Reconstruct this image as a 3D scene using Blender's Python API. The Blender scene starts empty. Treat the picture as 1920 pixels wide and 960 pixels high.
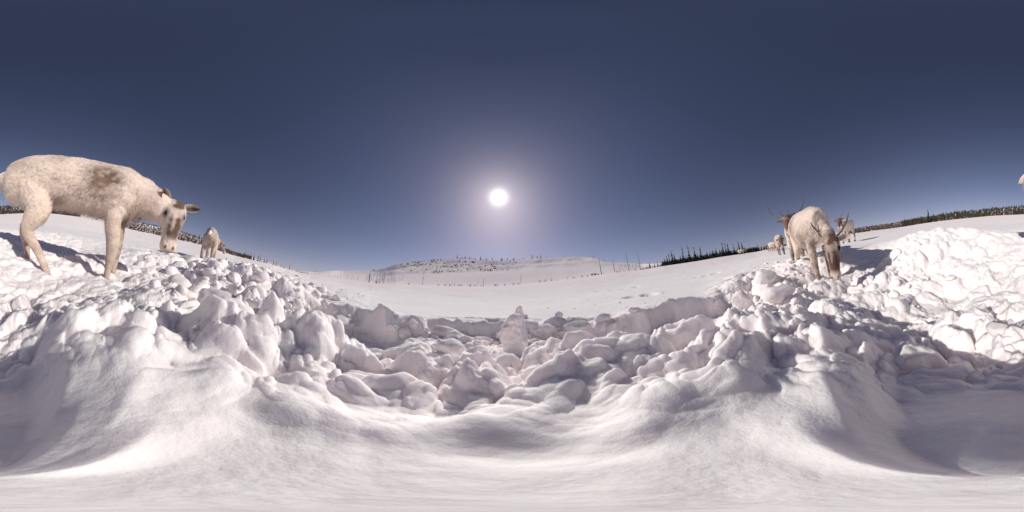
import bpy, math, random
import numpy as np
from mathutils import Matrix, Vector, Quaternion
random.seed(7)
rng = np.random.default_rng(7)
scene = bpy.context.scene
COL = scene.collection

# ------------------------------------------------------------------ camera
TILT, ROLL = math.radians(12.0), math.radians(-1.7)
ROT = np.array(Matrix.Rotation(math.pi/2 + TILT, 3, 'X') @ Matrix.Rotation(ROLL, 3, 'Z'))
cam = bpy.data.cameras.new('panorama_camera')
cam.type = 'PANO'
try:
    cam.panorama_type = 'EQUIRECTANGULAR'
except Exception:
    cam.cycles.panorama_type = 'EQUIRECTANGULAR'
cam.clip_start, cam.clip_end = 0.005, 9000
camo = bpy.data.objects.new('panorama_camera', cam)
camo.matrix_world = Matrix(ROT.tolist()).to_4x4()
COL.objects.link(camo)
scene.camera = camo


def ray(x, y):
    """world direction of a pixel of the 1920x960 panorama"""
    x = np.asarray(x, float); y = np.asarray(y, float)
    lo = (x/1920 - .5)*2*np.pi; la = (.5 - y/960)*np.pi
    d = np.stack([np.sin(lo)*np.cos(la), np.sin(la), -np.cos(lo)*np.cos(la)], -1)
    return d @ ROT.T


def at(x, y, r):
    """point seen at pixel x, y at horizontal distance r"""
    d = ray(x, y)
    return d/math.hypot(d[0], d[1])*r


def azr(x, y):
    d = ray(x, y)
    return math.atan2(d[0], d[1])


# ------------------------------------------------------------------ sky, sun, exposure
SUN = ray(935, 370)
SUN_EL = math.asin(SUN[2]); SUN_AZ = math.atan2(SUN[0], SUN[1])
world = bpy.data.worlds.new('World'); scene.world = world; world.use_nodes = True
nt = world.node_tree; nt.nodes.clear()
N, L = nt.nodes.new, nt.links.new
out = N('ShaderNodeOutputWorld'); bg = N('ShaderNodeBackground'); L(bg.outputs[0], out.inputs[0])
sky = N('ShaderNodeTexSky'); sky.sky_type = 'NISHITA'; sky.sun_disc = False
sky.sun_elevation = SUN_EL; sky.sun_rotation = SUN_AZ
sky.altitude = 500; sky.air_density = 1.0; sky.dust_density = 0.6; sky.ozone_density = 1.5
hsv = N('ShaderNodeHueSaturation'); hsv.inputs['Saturation'].default_value = 0.94; hsv.inputs['Value'].default_value = 1.0
geo = N('ShaderNodeTexCoord'); lift = N('ShaderNodeVectorMath'); lift.operation = 'MULTIPLY_ADD'
lift.inputs[1].default_value = (1, 1, .96); lift.inputs[2].default_value = (0, 0, .05)
L(geo.outputs['Generated'], lift.inputs[0]); L(lift.outputs[0], sky.inputs['Vector'])
L(sky.outputs[0], hsv.inputs['Color'])
tint = N('ShaderNodeMix'); tint.data_type = 'RGBA'; tint.blend_type = 'MULTIPLY'; tint.inputs[0].default_value = 1
L(hsv.outputs[0], tint.inputs[6]); tint.inputs[7].default_value = (0.76, 0.65, 0.74, 1)
# brightening round the sun (aureole and the dazzling disc), by angle from the sun
tc = N('ShaderNodeTexCoord')
dot = N('ShaderNodeVectorMath'); dot.operation = 'DOT_PRODUCT'
nrm = N('ShaderNodeVectorMath'); nrm.operation = 'NORMALIZE'
L(tc.outputs['Generated'], nrm.inputs[0]); L(nrm.outputs[0], dot.inputs[0]); dot.inputs[1].default_value = tuple(SUN)
acos = N('ShaderNodeMath'); acos.operation = 'ARCCOSINE'; acos.use_clamp = False
cl = N('ShaderNodeMath'); cl.operation = 'MINIMUM'; cl.inputs[1].default_value = 0.999999
L(dot.outputs['Value'], cl.inputs[0]); L(cl.outputs[0], acos.inputs[0])


def expo(scale_deg, amp, power=1.0):
    d = N('ShaderNodeMath'); d.operation = 'DIVIDE'; d.inputs[1].default_value = math.radians(scale_deg); L(acos.outputs[0], d.inputs[0])
    p = N('ShaderNodeMath'); p.operation = 'POWER'; p.inputs[1].default_value = power; L(d.outputs[0], p.inputs[0])
    m = N('ShaderNodeMath'); m.operation = 'MULTIPLY'; m.inputs[1].default_value = -1; L(p.outputs[0], m.inputs[0])
    e = N('ShaderNodeMath'); e.operation = 'EXPONENT'; L(m.outputs[0], e.inputs[0])
    a = N('ShaderNodeMath'); a.operation = 'MULTIPLY'; a.inputs[1].default_value = amp; L(e.outputs[0], a.inputs[0])
    return a.outputs[0]


def add(a, b):
    n = N('ShaderNodeMath'); n.operation = 'ADD'; L(a, n.inputs[0]); L(b, n.inputs[1]); return n.outputs[0]


SKY_STRENGTH = 0.065
glow = add(add(expo(2.5, 18.0, 2.2), expo(4.5, 4.5, 1.2)), expo(13.0, 1.9, 1.1))
gcol = N('ShaderNodeMix'); gcol.data_type = 'RGBA'; gcol.blend_type = 'MULTIPLY'; gcol.inputs[0].default_value = 1
comb = N('ShaderNodeCombineColor')
for i in range(3):
    L(glow, comb.inputs[i])
L(comb.outputs[0], gcol.inputs[6]); gcol.inputs[7].default_value = (1.0, 0.95, 0.97, 1)
sm = N('ShaderNodeMix'); sm.data_type = 'RGBA'; sm.blend_type = 'ADD'; sm.inputs[0].default_value = 1
# pale low air towards the horizon
sz = N('ShaderNodeSeparateXYZ'); L(nrm.outputs[0], sz.inputs[0])
ab = N('ShaderNodeMath'); ab.operation = 'MAXIMUM'; ab.inputs[1].default_value = 0; L(sz.outputs[2], ab.inputs[0])
dv = N('ShaderNodeMath'); dv.operation = 'MULTIPLY'; dv.inputs[1].default_value = -1/math.sin(math.radians(8.5)); L(ab.outputs[0], dv.inputs[0])
ex = N('ShaderNodeMath'); ex.operation = 'EXPONENT'; L(dv.outputs[0], ex.inputs[0])
hc = N('ShaderNodeMix'); hc.data_type = 'RGBA'; hc.blend_type = 'MIX'; L(ex.outputs[0], hc.inputs[0]); hc.inputs[6].default_value = (0, 0, 0, 1); hc.inputs[7].default_value = (2.05, 2.0, 2.95, 1)
s2 = N('ShaderNodeMix'); s2.data_type = 'RGBA'; s2.blend_type = 'ADD'; s2.inputs[0].default_value = 1
L(tint.outputs[2], s2.inputs[6]); L(hc.outputs[2], s2.inputs[7])
L(s2.outputs[2], sm.inputs[6]); L(gcol.outputs[2], sm.inputs[7])
L(sm.outputs[2], bg.inputs['Color']); bg.inputs['Strength'].default_value = SKY_STRENGTH

sl = bpy.data.lights.new('sun', 'SUN'); sl.energy = 3.65; sl.angle = math.radians(0.6); sl.color = (1.0, 0.925, 0.845)
so = bpy.data.objects.new('sun', sl); so.rotation_euler = Vector(SUN).to_track_quat('Z', 'Y').to_euler(); so.location = (0, 0, 60); COL.objects.link(so)
vs = scene.view_settings
vs.view_transform = 'Standard'; vs.look = 'None'; vs.exposure = 0.0; vs.gamma = 1.0; vs.use_curve_mapping = False
scene.cycles.use_denoising = True
scene.cycles.max_bounces = 12; scene.cycles.diffuse_bounces = 8


# ------------------------------------------------------------------ noise (numpy)
def _h(ix, iy, iz, k):
    n = (ix*374761393 + iy*668265263 + iz*2147483647 + k*1274126177) & 0xffffffff
    n = ((n ^ (n >> 13))*1274126177) & 0xffffffff
    n = ((n ^ (n >> 16))*2246822519) & 0xffffffff
    return ((n ^ (n >> 15)) & 0xffffff)/float(0xffffff)


def vnoise(x, y, z=None, k=0):
    """smooth value noise -1..1"""
    z = np.zeros_like(x) if z is None else z
    ix, iy, iz = np.floor(x).astype(np.int64), np.floor(y).astype(np.int64), np.floor(z).astype(np.int64)
    fx, fy, fz = x - ix, y - iy, z - iz
    ux, uy, uz = [f*f*f*(f*(f*6 - 15) + 10) for f in (fx, fy, fz)]
    r = 0
    three = bool(np.any(fz))
    for dz in ((0, 1) if three else (0,)):
        wz = (uz if dz else 1 - uz) if three else 1
        for dx in (0, 1):
            wx = ux if dx else 1 - ux
            for dy in (0, 1):
                wy = uy if dy else 1 - uy
                r = r + wx*wy*wz*_h(ix + dx, iy + dy, iz + dz, k)
    return r*2 - 1


def fbm(x, y, z=None, oct=4, k=0, gain=.5):
    s, a, t = 0, 1, 0
    for o in range(oct):
        s = s + a*vnoise(x*2**o + 17.3*o, y*2**o - 9.1*o, None if z is None else z*2**o + 3.7*o, k + o); t += a; a *= gain
    return s/t


def clods(x, y, k=0, dens=.8):
    """rounded lumps in unit cells: height of the highest dome over each point (0..~.6)"""
    ix, iy = np.floor(x).astype(np.int64), np.floor(y).astype(np.int64)
    z0 = np.zeros_like(ix)
    best = np.zeros_like(x)
    for dx in (-1, 0, 1):
        for dy in (-1, 0, 1):
            cx, cy = ix + dx, iy + dy
            px = cx + _h(cx, cy, z0, k); py = cy + _h(cx, cy, z0, k + 1)
            R = .35 + .5*_h(cx, cy, z0, k + 2)
            e = .6 + .8*_h(cx, cy, z0, k + 3); th = 3.1416*_h(cx, cy, z0, k + 4)
            ux, uy = x - px, y - py
            a, b = ux*np.cos(th) + uy*np.sin(th), -ux*np.sin(th) + uy*np.cos(th)
            q = 1 - (a*a*e + b*b/e)/(R*R)
            on = _h(cx, cy, z0, k + 5) < dens
            best = np.maximum(best, np.where(on, R*.75*np.sqrt(np.maximum(q, 0)), 0))
    return best


# ------------------------------------------------------------------ ground heights
# per viewing column: (pixel row, distance) of the snow, from the mound under the camera out to the crests
C0 = -0.161
NEAR = {
 0: [(800,.065),(720,.22),(660,.42),(610,.70),(540,1.1),(432,3.5),(418,8)], 
 55: [(804,.064),(720,.20),(652,.40),(602,.70),(527,1.3),(437,3.45),(423,8)],
 120: [(812,.054),(720,.126),(650,.25),(592,.68),(512,1.55),(442,3.4),(428,8)],
 240: [(840,.0485),(740,.108),(650,.235),(580,.72),(516,1.6),(466,3.2),(450,8)],
 360: [(850,.063),(740,.14),(650,.28),(590,.72),(540,1.5),(494,2.6),(475,8)],
 480: [(850,.078),(750,.16),(680,.28),(620,.62),(570,1.15),(515,2.3),(501,7)],
 600: [(850,.090),(760,.175),(710,.28),(660,.66),(612,1.36),(578,1.46),(529,7)],
 720: [(850,.100),(770,.19),(720,.36),(682,.74),(660,1.09),(597,1.22),(553,5.5)],
 840: [(850,.106),(770,.21),(702,.54),(672,.90),(637,1.32),(604,1.42),(563,5.5)],
 960: [(850,.108),(770,.21),(705,.52),(678,.88),(643,1.28),(605,1.40),(563,5.5)],
 1080: [(850,.103),(770,.20),(712,.48),(682,.83),(652,1.20),(611,1.30),(553,5.5)],
 1200: [(850,.094),(765,.18),(694,.52),(686,.82),(664,1.15),(592,1.27),(536,6)],
 1320: [(850,.082),(740,.20),(640,.76),(638,1.05),(620,1.30),(568,1.42),(515,6)],
 1440: [(850,.068),(740,.165),(645,.43),(600,.86),(560,1.4),(508,2.8),(485,7)],
 1560: [(845,.0525),(740,.131),(660,.31),(600,.75),(545,1.6),(472,3.0),(458,8)],
 1625: [(833,.055),(740,.145),(666,.33),(610,.74),(545,1.5),(462,3.0),(448,8)],
 1680: [(820,.065),(740,.20),(680,.38),(622,.72),(545,1.35),(453,3.0),(439,8)],
 1800: [(800,.068),(720,.23),(670,.42),(616,.70),(545,1.25),(440,3.1),(425,8)],
}
FAR = [  # column, shore (row, distance), middle (row, distance) or None, crest (row, distance)
 (0,403,90,None,389,170),(80,401,90,None,391,170),(160,410,90,None,400,170),(240,430,90,None,414,170),(320,447,90,None,430,170),
 (380,460,90,None,449,170),(440,480,88,None,474,170),(500,493,85,None,490,170),(560,511,85,None,509,180),(600,517,85,None,511,300),
 (640,524,75,(517,260),508,520),(700,531,65,(519,240),507,480),(740,532,60,(517,200),499,420),(800,535,58,(513,190),491,520),
 (860,537,56,(512,180),488,560),(920,537,55,(510,175),491,560),(960,535,55,(509,165),492,560),(1000,531,55,(505,160),488,520),
 (1060,524,55,(502,150),485,450),(1100,519,55,(501,150),485,420),(1140,513,56,(501,140),493,280),(1160,511,58,(501,130),494,280),
 (1200,507,60,None,497,240),(1240,500,62,None,494,140),(1300,491,64,None,487,130),(1360,481,67,None,477,130),(1420,472,70,None,467,130),
 (1500,456,75,None,449,140),(1600,438,82,None,431,150),(1680,428,86,None,419,160),(1760,415,90,None,405,165),(1840,407,90,None,395,170)]
KN = []   # knot k -> periodic samples (az, r, z)


def put(k, x, y, r):
    while len(KN) <= k:
        KN.append([])
    p = at(x, y, r)
    KN[k].append((math.atan2(p[0], p[1]), r, p[2]))


for cx, row in NEAR.items():
    for k, (y, r) in enumerate(row):
        put(k, cx, y, r)
for (cx, ys, rs, mid, yc, rc) in FAR:
    put(7, cx, ys, rs)
    m = mid or ((ys*.62 + yc*.38), rs + (rc - rs)*.35)
    put(8, cx, *m)
    put(9, cx, yc + (m[0] - yc)*.36, m[1] + (rc - m[1])*.52)
    put(10, cx, yc, rc)
TAB = []
fine = np.linspace(-np.pi, np.pi, 721)[:-1]
for k, s in enumerate(KN):
    a = np.array(sorted(s)); az = a[:, 0]
    az3 = np.concatenate([az - 2*np.pi, az, az + 2*np.pi])
    rr = np.interp(fine, az3, np.tile(a[:, 1], 3)); zz = np.interp(fine, az3, np.tile(a[:, 2], 3))
    w = 15 if k < 4 else 11 if k < 7 else 7
    ker = np.hanning(w + 2)[1:-1]; ker /= ker.sum()
    sm_ = lambda v: np.convolve(np.concatenate([v[-w:], v, v[:w]]), ker, 'same')[w:-w]
    TAB.append((sm_(rr), sm_(zz)))
TR = np.stack([np.full(720, 1e-4)] + [t[0] for t in TAB] + [TAB[-1][0]*1.7, np.full(720, 4000.)], 1)
TZ = np.stack([np.full(720, C0)] + [t[1] for t in TAB] + [TAB[-1][1]*.6 - 4, np.full(720, -40.)], 1)
TL = np.log(TR + .04)


def macro(x, y):
    shp = x.shape; x = x.ravel(); y = y.ravel()
    az = np.arctan2(x, y); r = np.hypot(x, y)
    f = (az + np.pi)/(2*np.pi)*720; i = np.floor(f).astype(int) % 720; t = (f - np.floor(f))[:, None]; j = (i + 1) % 720
    l = TL[i]*(1 - t) + TL[j]*t; z = TZ[i]*(1 - t) + TZ[j]*t
    q = np.log(r + .04)
    K = l.shape[1]
    sl_ = (z[:, 1:] - z[:, :-1])/(l[:, 1:] - l[:, :-1])
    m = np.zeros_like(z)
    m[:, 1:-1] = np.where(sl_[:, 1:]*sl_[:, :-1] > 0, 2*sl_[:, 1:]*sl_[:, :-1]/(sl_[:, 1:] + sl_[:, :-1] + 1e-12), 0)
    m[:, 0] = 0
    s = np.clip((q[:, None] >= l).sum(1) - 1, 0, K - 2); n = np.arange(len(q))
    l0, l1, z0, z1, m0, m1 = l[n, s], l[n, s+1], z[n, s], z[n, s+1], m[n, s], m[n, s+1]
    h = l1 - l0; u = np.clip((q - l0)/h, 0, 1)
    o = (2*u**3 - 3*u**2 + 1)*z0 + (u**3 - 2*u**2 + u)*h*m0 + (-2*u**3 + 3*u**2)*z1 + (u**3 - u**2)*h*m1
    return o.reshape(shp)


def hit(x, y, lo=.05, hi=400):
    """where the sight line through a pixel meets the ground without its small lumps"""
    d = ray(x, y); h = math.hypot(d[0], d[1])
    rs = np.geomspace(lo, hi, 1600)
    px, py, pz = d[0]/h*rs, d[1]/h*rs, d[2]/h*rs
    g = macro(px, py)
    b = np.where(pz <= g)[0]
    i = b[0] if len(b) else -1
    return np.array([px[i], py[i], g[i]]), rs[i]


# rough zones: (column, row, half width, half height in pixels, strength of clods, strength of soft lumps)
ZONES = [(430,555,190,75,1.0,.3),(300,520,110,45,.7,.2),(430,500,70,30,.8,.1),(560,600,90,45,.6,.3),(650,640,70,40,.5,.3),
         (820,650,120,32,.6,.3),(1020,648,120,30,.65,.3),(1440,560,85,60,.9,.3),(1500,520,90,40,.8,.2),(1560,600,100,40,.35,.5),
         (1740,510,180,65,.55,1.0),(1660,560,110,45,.5,.8),(1880,520,90,50,.45,.9),(60,480,120,50,.35,.7),(180,510,90,35,.5,.4),
         (1840,625,120,30,.35,.4),(80,620,140,40,.4,.5),(1230,600,110,22,.45,.2),(690,622,90,22,.5,.2),(900,618,120,16,.4,.2),(700,720,160,50,.25,.8),(1000,740,260,60,.22,.8),(1330,700,180,60,.2,.6),(500,690,120,50,.35,.5)]
# single swells and hollows: (column, row, half width px, half depth px, height as a share of distance)
SWELLS = [(1130,690,70,22,.075),(1010,720,60,20,.04),(870,740,90,22,.04),(930,795,110,26,.10),(1090,790,80,30,-.09),(1180,800,60,26,.07),(800,770,70,26,-.07),(700,800,80,24,.08),(560,770,60,22,.07),(480,800,60,24,-.05),(1010,850,120,20,-.06),(1280,680,60,26,.06),(1400,655,80,22,.09),
          (1360,735,90,26,.08),(1250,770,70,30,.06),(1465,700,55,40,-.07),(640,745,70,24,-.06),(600,720,50,20,.04),(690,690,45,15,-.05),(250,640,60,26,.10),
          (190,600,70,20,.06),(120,640,90,16,.05),(330,660,70,40,-.05),(450,640,80,30,.05),(560,660,60,24,.06),(790,690,50,18,.05),(740,735,60,20,.04),
          (1700,665,70,18,.05),(1560,640,60,14,.04),(1640,690,60,30,-.05),(1800,640,60,14,.05),(1300,620,60,16,.06),(1210,650,50,14,.06),(1740,455,70,16,.05),
          (1640,470,60,16,-.05),(1850,450,60,14,.04),(110,455,90,14,-.05),(560,575,40,20,-.06),(530,560,40,14,.05)]
SW = []
for (px, py, wx, wy, hh) in SWELLS:
    p, r = hit(px, py)
    p2, r2 = hit(px, py - wy); p3, r3 = hit(px, py + wy)
    SW.append((math.atan2(p[0], p[1]), math.log(r), math.radians(wx*.1875)/max(.35, 1.0), max(.12, .5*abs(math.log(r2/r3))), hh*r))
ZN = []
for (px, py, wx, wy, a, b) in ZONES:
    p, r = hit(px, py)
    r2 = hit(px, py - wy)[1]; r3 = hit(px, py + wy)[1]
    ZN.append((math.atan2(p[0], p[1]), math.log(r), math.radians(wx*.1875), max(.2, .5*abs(math.log(min(r2, 9)/r3))), a, b))


TRACKS = []   # hoof prints across the open snow
for (x0, y0, x1, y1, n_) in [(1286, 523, 1345, 511, 9), (930, 551, 1010, 545, 9), (800, 549, 880, 556, 9), (1120, 546, 1190, 538, 7), (690, 541, 760, 548, 8), (1180, 556, 1225, 551, 5), (620, 530, 690, 538, 8)]:
    pa, pb_ = hit(x0, y0)[0], hit(x1, y1)[0]
    for q in range(n_):
        f = (q + rng.uniform(-.2, .2))/(n_ - 1); TRACKS.append((pa[0]*(1 - f) + pb_[0]*f + rng.normal(0, .06), pa[1]*(1 - f) + pb_[1]*f + rng.normal(0, .06), rng.uniform(.05, .09)))


def adiff(a, b):
    return (a - b + np.pi) % (2*np.pi) - np.pi


def height(x, y, detail=True):
    r = np.hypot(x, y)
    wb = np.clip((r - .7)/.4, 0, 1)*np.clip((2.6 - r)/.8, 0, 1)   # ragged, caved-in pit edges
    z = macro(x + wb*(.13*fbm(x/.34, y/.34, oct=4, k=140)), y + wb*(.13*fbm(x/.34, y/.34, oct=4, k=150)))
    az = np.arctan2(x, y); lr = np.log(r + 1e-5)
    rough = np.zeros_like(r); soft = np.zeros_like(r)
    for (a, l, wa, wl, ca, cb) in ZN:
        g = np.exp(-((adiff(az, a)/wa)**2 + ((lr - l)/wl)**2)**1.5)
        rough = np.maximum(rough, ca*g); soft = np.maximum(soft, cb*g)
    for (a, l, wa, wl, hh) in SW:
        d2 = (adiff(az, a)/wa)**2 + ((lr - l)/wl)**2
        z = z + hh*np.exp(-d2**1.3*.9)
    near = np.clip((r - .05)/.35, 0, 1)
    soft = np.maximum(soft, 1.0*np.clip((r - .09)/.22, 0, 1)*np.exp(-(r/1.25)**4)*(.55 + .9*np.clip(fbm(x/.5, y/.5, oct=2, k=160) + .35, 0, 1)))
    rough *= 1 - .6*np.exp(-((r - .35)/.25)**2)
    wx, wy = x + .05*fbm(x*6, y*6, oct=2, k=40), y + .05*fbm(x*6, y*6, oct=2, k=50)
    if detail:
        c1 = clods(wx/.30, wy/.30, 3, .75)*.30
        c2 = clods(wx/.13 + 5, wy/.13, 13, .8)*.13
        c3 = clods(wx/.055, wy/.055 + 9, 23, .8)*.055
        rr = rough*near
        z = z + rr*(.85*c1*(r > .3) + .55*c2 + .35*c3*np.clip(1.6 - r*.25, 0, 1)) - rr*.05
        w2x, w2y = wx + .02*fbm(x/.06, y/.06, oct=2, k=170), wy + .02*fbm(x/.06, y/.06, oct=2, k=180)
        c4 = clods(w2x/.24 + 2.2, w2y/.24, 33, .95)*.24
        c5 = clods(w2x/.11 + 1.2, w2y/.11, 43, .9)*.11
        c6 = clods(w2x/.05 + 4.2, w2y/.05, 53, .85)*.05
        z = z + soft*(near*.36*(c4 - .05) + .95*np.clip((r - .08)/.32, 0, 1)*c5 + .85*np.clip((r - .09)/.17, 0, 1)*np.exp(-(r/1.1)**3)*c6 + .65*np.clip((r - .08)/.16, 0, 1)*np.exp(-(r/.95)**3)*clods(w2x/.024 + 7.2, w2y/.024, 63, .8)*.024)
        crust = np.clip((r - .12)/.4, 0, 1)*np.exp(-(r/2.0)**3)*np.maximum(soft, rough)
        z = z + crust*(.016*(.5 - np.abs(fbm(wx/.09, wy/.09, oct=4, k=190, gain=.6))*1.6))
    # soft heaped snow close to the camera: puffed lumps with creases between them
    mid = np.exp(-(r/1.1)**4)
    def puff(sc_, k_):
        return np.abs(fbm(wx/sc_ + 3.1*k_, wy/sc_ - 1.7*k_, oct=3, k=k_, gain=.42)) - .16
    z = z + mid*(.030*puff(.34, 60)*np.clip((r - .25)/.35, 0, 1) + .014*puff(.13, 70)*np.clip((r - .15)/.3, 0, 1)*np.exp(-(r/.8)**2) + .005*puff(.05, 84)*np.clip((r - .02)/.12, 0, 1)*np.exp(-(r/.45)**2))
    z = z + np.exp(-(r/2.2)**4)*np.clip((r - .1)/.6, .02, 1)*.0062*fbm(x/.022, y/.022, oct=4, k=80, gain=.6)
    # wind crust out on the open snow
    op = np.clip((r - 1.6)/2, 0, 1)*(1 - np.clip(rough*1.5, 0, 1))
    z = z + op*(.028*fbm(x/.9, y/1.6, oct=4, k=90) + .004*fbm(x/.14, y/.2, oct=2, k=96))
    for (tx, ty, d) in TRACKS:
        z = z - d*np.exp(-((x - tx)**2 + (y - ty)**2)/.011) + .3*d*np.exp(-((x - tx - .07)**2 + (y - ty + .06)**2)/.012)
    z = z + np.clip((r - 20)/60, 0, 1)*.25*fbm(x/14, y/20, oct=3, k=100)
    hl = np.clip((r - 110)/150, 0, 1)*np.clip(1.2 - np.abs(az)/1.05, 0, 1)
    z = z + hl*(4.0*fbm(x/55, y/55, oct=4, k=110) + 2.2*np.abs(fbm(x/26, y/34, oct=3, k=120)) + .9*np.abs(fbm(x/9, y/14, oct=3, k=130)))
    return z


def ground_z(x, y):
    return float(height(np.array([x], float), np.array([y], float))[0])


# ------------------------------------------------------------------ mesh and material helpers
def mesh_from(name, V, F, mat=None, smooth=True, uvlike=None):
    me = bpy.data.meshes.new(name)
    V = np.asarray(V, np.float32)
    if isinstance(F, np.ndarray):
        n, k = F.shape
        me.vertices.add(len(V)); me.vertices.foreach_set('co', V.ravel())
        me.loops.add(n*k); me.loops.foreach_set('vertex_index', F.astype(np.int32).ravel())
        me.polygons.add(n); me.polygons.foreach_set('loop_start', np.arange(0, n*k, k, dtype=np.int32))
        try:
            me.polygons.foreach_set('loop_total', np.full(n, k, np.int32))
        except Exception:
            pass
    else:
        me.from_pydata(V.tolist(), [], F)
    me.update(calc_edges=True)
    if smooth:
        me.polygons.foreach_set('use_smooth', np.ones(len(me.polygons), bool))
    if mat:
        me.materials.append(mat)
    return me


def obj(name, me, parent=None, kind=None, label=None, cat=None, group=None, loc=None):
    o = bpy.data.objects.new(name, me); COL.objects.link(o)
    if parent is not None:
        o.parent = parent
    if loc is not None:
        o.location = loc
    for k_, v_ in (('kind', kind), ('label', label), ('category', cat), ('group', group)):
        if v_:
            o[k_] = v_
    return o


def new_mat(name):
    m = bpy.data.materials.new(name); m.use_nodes = True
    return m, m.node_tree, m.node_tree.nodes['Principled BSDF']


def pr(b, **kw):
    for k_, v_ in kw.items():
        b.inputs[k_.replace('_', ' ')].default_value = v_


def bump(nt, b, layers, dist=1.0, coord='Object'):
    t = nt.nodes.new('ShaderNodeTexCoord'); prev = None
    for (scale, det, strength, d) in layers:
        n = nt.nodes.new('ShaderNodeTexNoise'); n.inputs['Scale'].default_value = scale; n.inputs['Detail'].default_value = det
        nt.links.new(t.outputs[coord], n.inputs['Vector'])
        u = nt.nodes.new('ShaderNodeBump'); u.inputs['Strength'].default_value = strength; u.inputs['Distance'].default_value = d
        nt.links.new(n.outputs[0], u.inputs['Height'])
        if prev:
            nt.links.new(prev.outputs[0], u.inputs['Normal'])
        prev = u
    nt.links.new(prev.outputs[0], b.inputs['Normal'])


def snow_mat(name, sss, near):
    m, t, b = new_mat(name)
    pr(b, Base_Color=(.955, .89, .885, 1), Roughness=.9)
    b.inputs['Specular IOR Level'].default_value = .0
    if sss:
        b.subsurface_method = 'RANDOM_WALK'
        b.inputs['Subsurface Weight'].default_value = .75
        b.inputs['Subsurface Radius'].default_value = (1.0, .86, .92)
        b.inputs['Subsurface Scale'].default_value = sss*.95
    if near:
        bump(t, b, [(60, 5, .4, .010), (380, 3, .35, .003)])
    else:
        bump(t, b, [(.7, 5, .3, .4), (6, 4, .4, .06)])
    return m


SNOW_NEAR = snow_mat('packed_snow', .022, True)
SNOW_FAR = snow_mat('wind_crust_snow', 0, False)


def polar(name, radii, naz, mat):
    az = np.linspace(-np.pi, np.pi, naz, endpoint=False)
    A, Rr = np.meshgrid(az, radii)
    X, Y = Rr*np.sin(A), Rr*np.cos(A)
    Z = height(X, Y)
    V = np.stack([X, Y, Z], -1).reshape(-1, 3)
    nr = len(radii)
    i, j = np.meshgrid(np.arange(nr - 1), np.arange(naz), indexing='ij')
    j2 = (j + 1) % naz
    F = np.stack([i*naz + j, i*naz + j2, (i + 1)*naz + j2, (i + 1)*naz + j], -1).reshape(-1, 4)[:, ::-1]
    return mesh_from(name, V, F, mat)


NAZ = 1280
r_near = np.concatenate([[1e-7], np.geomspace(.0008, .06, 46)[:-1], np.geomspace(.06, 3.6, 400)[:-1], np.geomspace(3.6, 12, 100)])
obj('snow_ground', polar('snow_ground', r_near, NAZ, SNOW_NEAR), kind='structure')
obj('snow_field', polar('snow_field', np.geomspace(12, 3900, 170), NAZ, SNOW_FAR), kind='structure')

# ------------------------------------------------------------------ reindeer
def coat_mat(name='winter_coat'):
    m, t, b = new_mat(name)
    a = t.nodes.new('ShaderNodeVertexColor'); a.layer_name = 'coat'
    tcn = t.nodes.new('ShaderNodeTexCoord')
    n = t.nodes.new('ShaderNodeTexNoise'); n.inputs['Scale'].default_value = 45; n.inputs['Detail'].default_value = 5
    t.links.new(tcn.outputs['Object'], n.inputs['Vector'])
    r = t.nodes.new('ShaderNodeMapRange'); r.inputs[1].default_value = .3; r.inputs[2].default_value = .7; r.inputs[3].default_value = .93; r.inputs[4].default_value = 1.05
    t.links.new(n.outputs[0], r.inputs[0])
    mx = t.nodes.new('ShaderNodeVectorMath'); mx.operation = 'SCALE'
    t.links.new(a.outputs[0], mx.inputs[0]); t.links.new(r.outputs[0], mx.inputs['Scale'])
    t.links.new(mx.outputs[0], b.inputs['Base Color'])
    pr(b, Roughness=.85); b.inputs['Specular IOR Level'].default_value = .15
    b.inputs['Sheen Weight'].default_value = .25; b.inputs['Sheen Roughness'].default_value = .5
    bump(t, b, [(30, 5, .5, .02), (160, 3, .6, .008)])
    return m


def flat_mat(name, col, rough=.6, spec=.3):
    m, t, b = new_mat(name); pr(b, Base_Color=(*col, 1), Roughness=rough); b.inputs['Specular IOR Level'].default_value = spec
    return m


def varied_mat(name, c1, c2, scale, rough=.9, coord='Object'):
    m, t, b = new_mat(name)
    tcn = t.nodes.new('ShaderNodeTexCoord'); n = t.nodes.new('ShaderNodeTexNoise'); n.inputs['Scale'].default_value = scale; n.inputs['Detail'].default_value = 4
    t.links.new(tcn.outputs[coord], n.inputs['Vector'])
    r = t.nodes.new('ShaderNodeValToRGB'); r.color_ramp.elements[0].position = .35; r.color_ramp.elements[1].position = .65
    r.color_ramp.elements[0].color = (*c1, 1); r.color_ramp.elements[1].color = (*c2, 1)
    t.links.new(n.outputs[0], r.inputs[0]); t.links.new(r.outputs[0], b.inputs['Base Color'])
    pr(b, Roughness=rough); b.inputs['Specular IOR Level'].default_value = .2
    return m


COAT = coat_mat()
HOOF = varied_mat('hoof_horn', (.03, .025, .022), (.09, .07, .06), 30, .5)
EYE = flat_mat('eye_gloss', (.008, .006, .005), .12, .5)
ANTLER = varied_mat('antler_bone', (.09, .072, .062), (.20, .16, .135), 14, .6)
EAR = coat_mat('ear_hair')


def loft(rings, n=20):
    """closed tube through rings (centre, axis a, axis b)"""
    V, F = [], []
    for (c, a, b) in rings:
        for k in range(n):
            t = 2*math.pi*k/n
            V.append(Vector(c) + Vector(a)*math.cos(t) + Vector(b)*math.sin(t))
    for i in range(len(rings) - 1):
        for k in range(n):
            F.append((i*n + k, i*n + (k + 1) % n, (i + 1)*n + (k + 1) % n, (i + 1)*n + k))
    F.append(tuple(range(n - 1, -1, -1))); F.append(tuple((len(rings) - 1)*n + k for k in range(n)))
    return [tuple(v) for v in V], F


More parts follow.
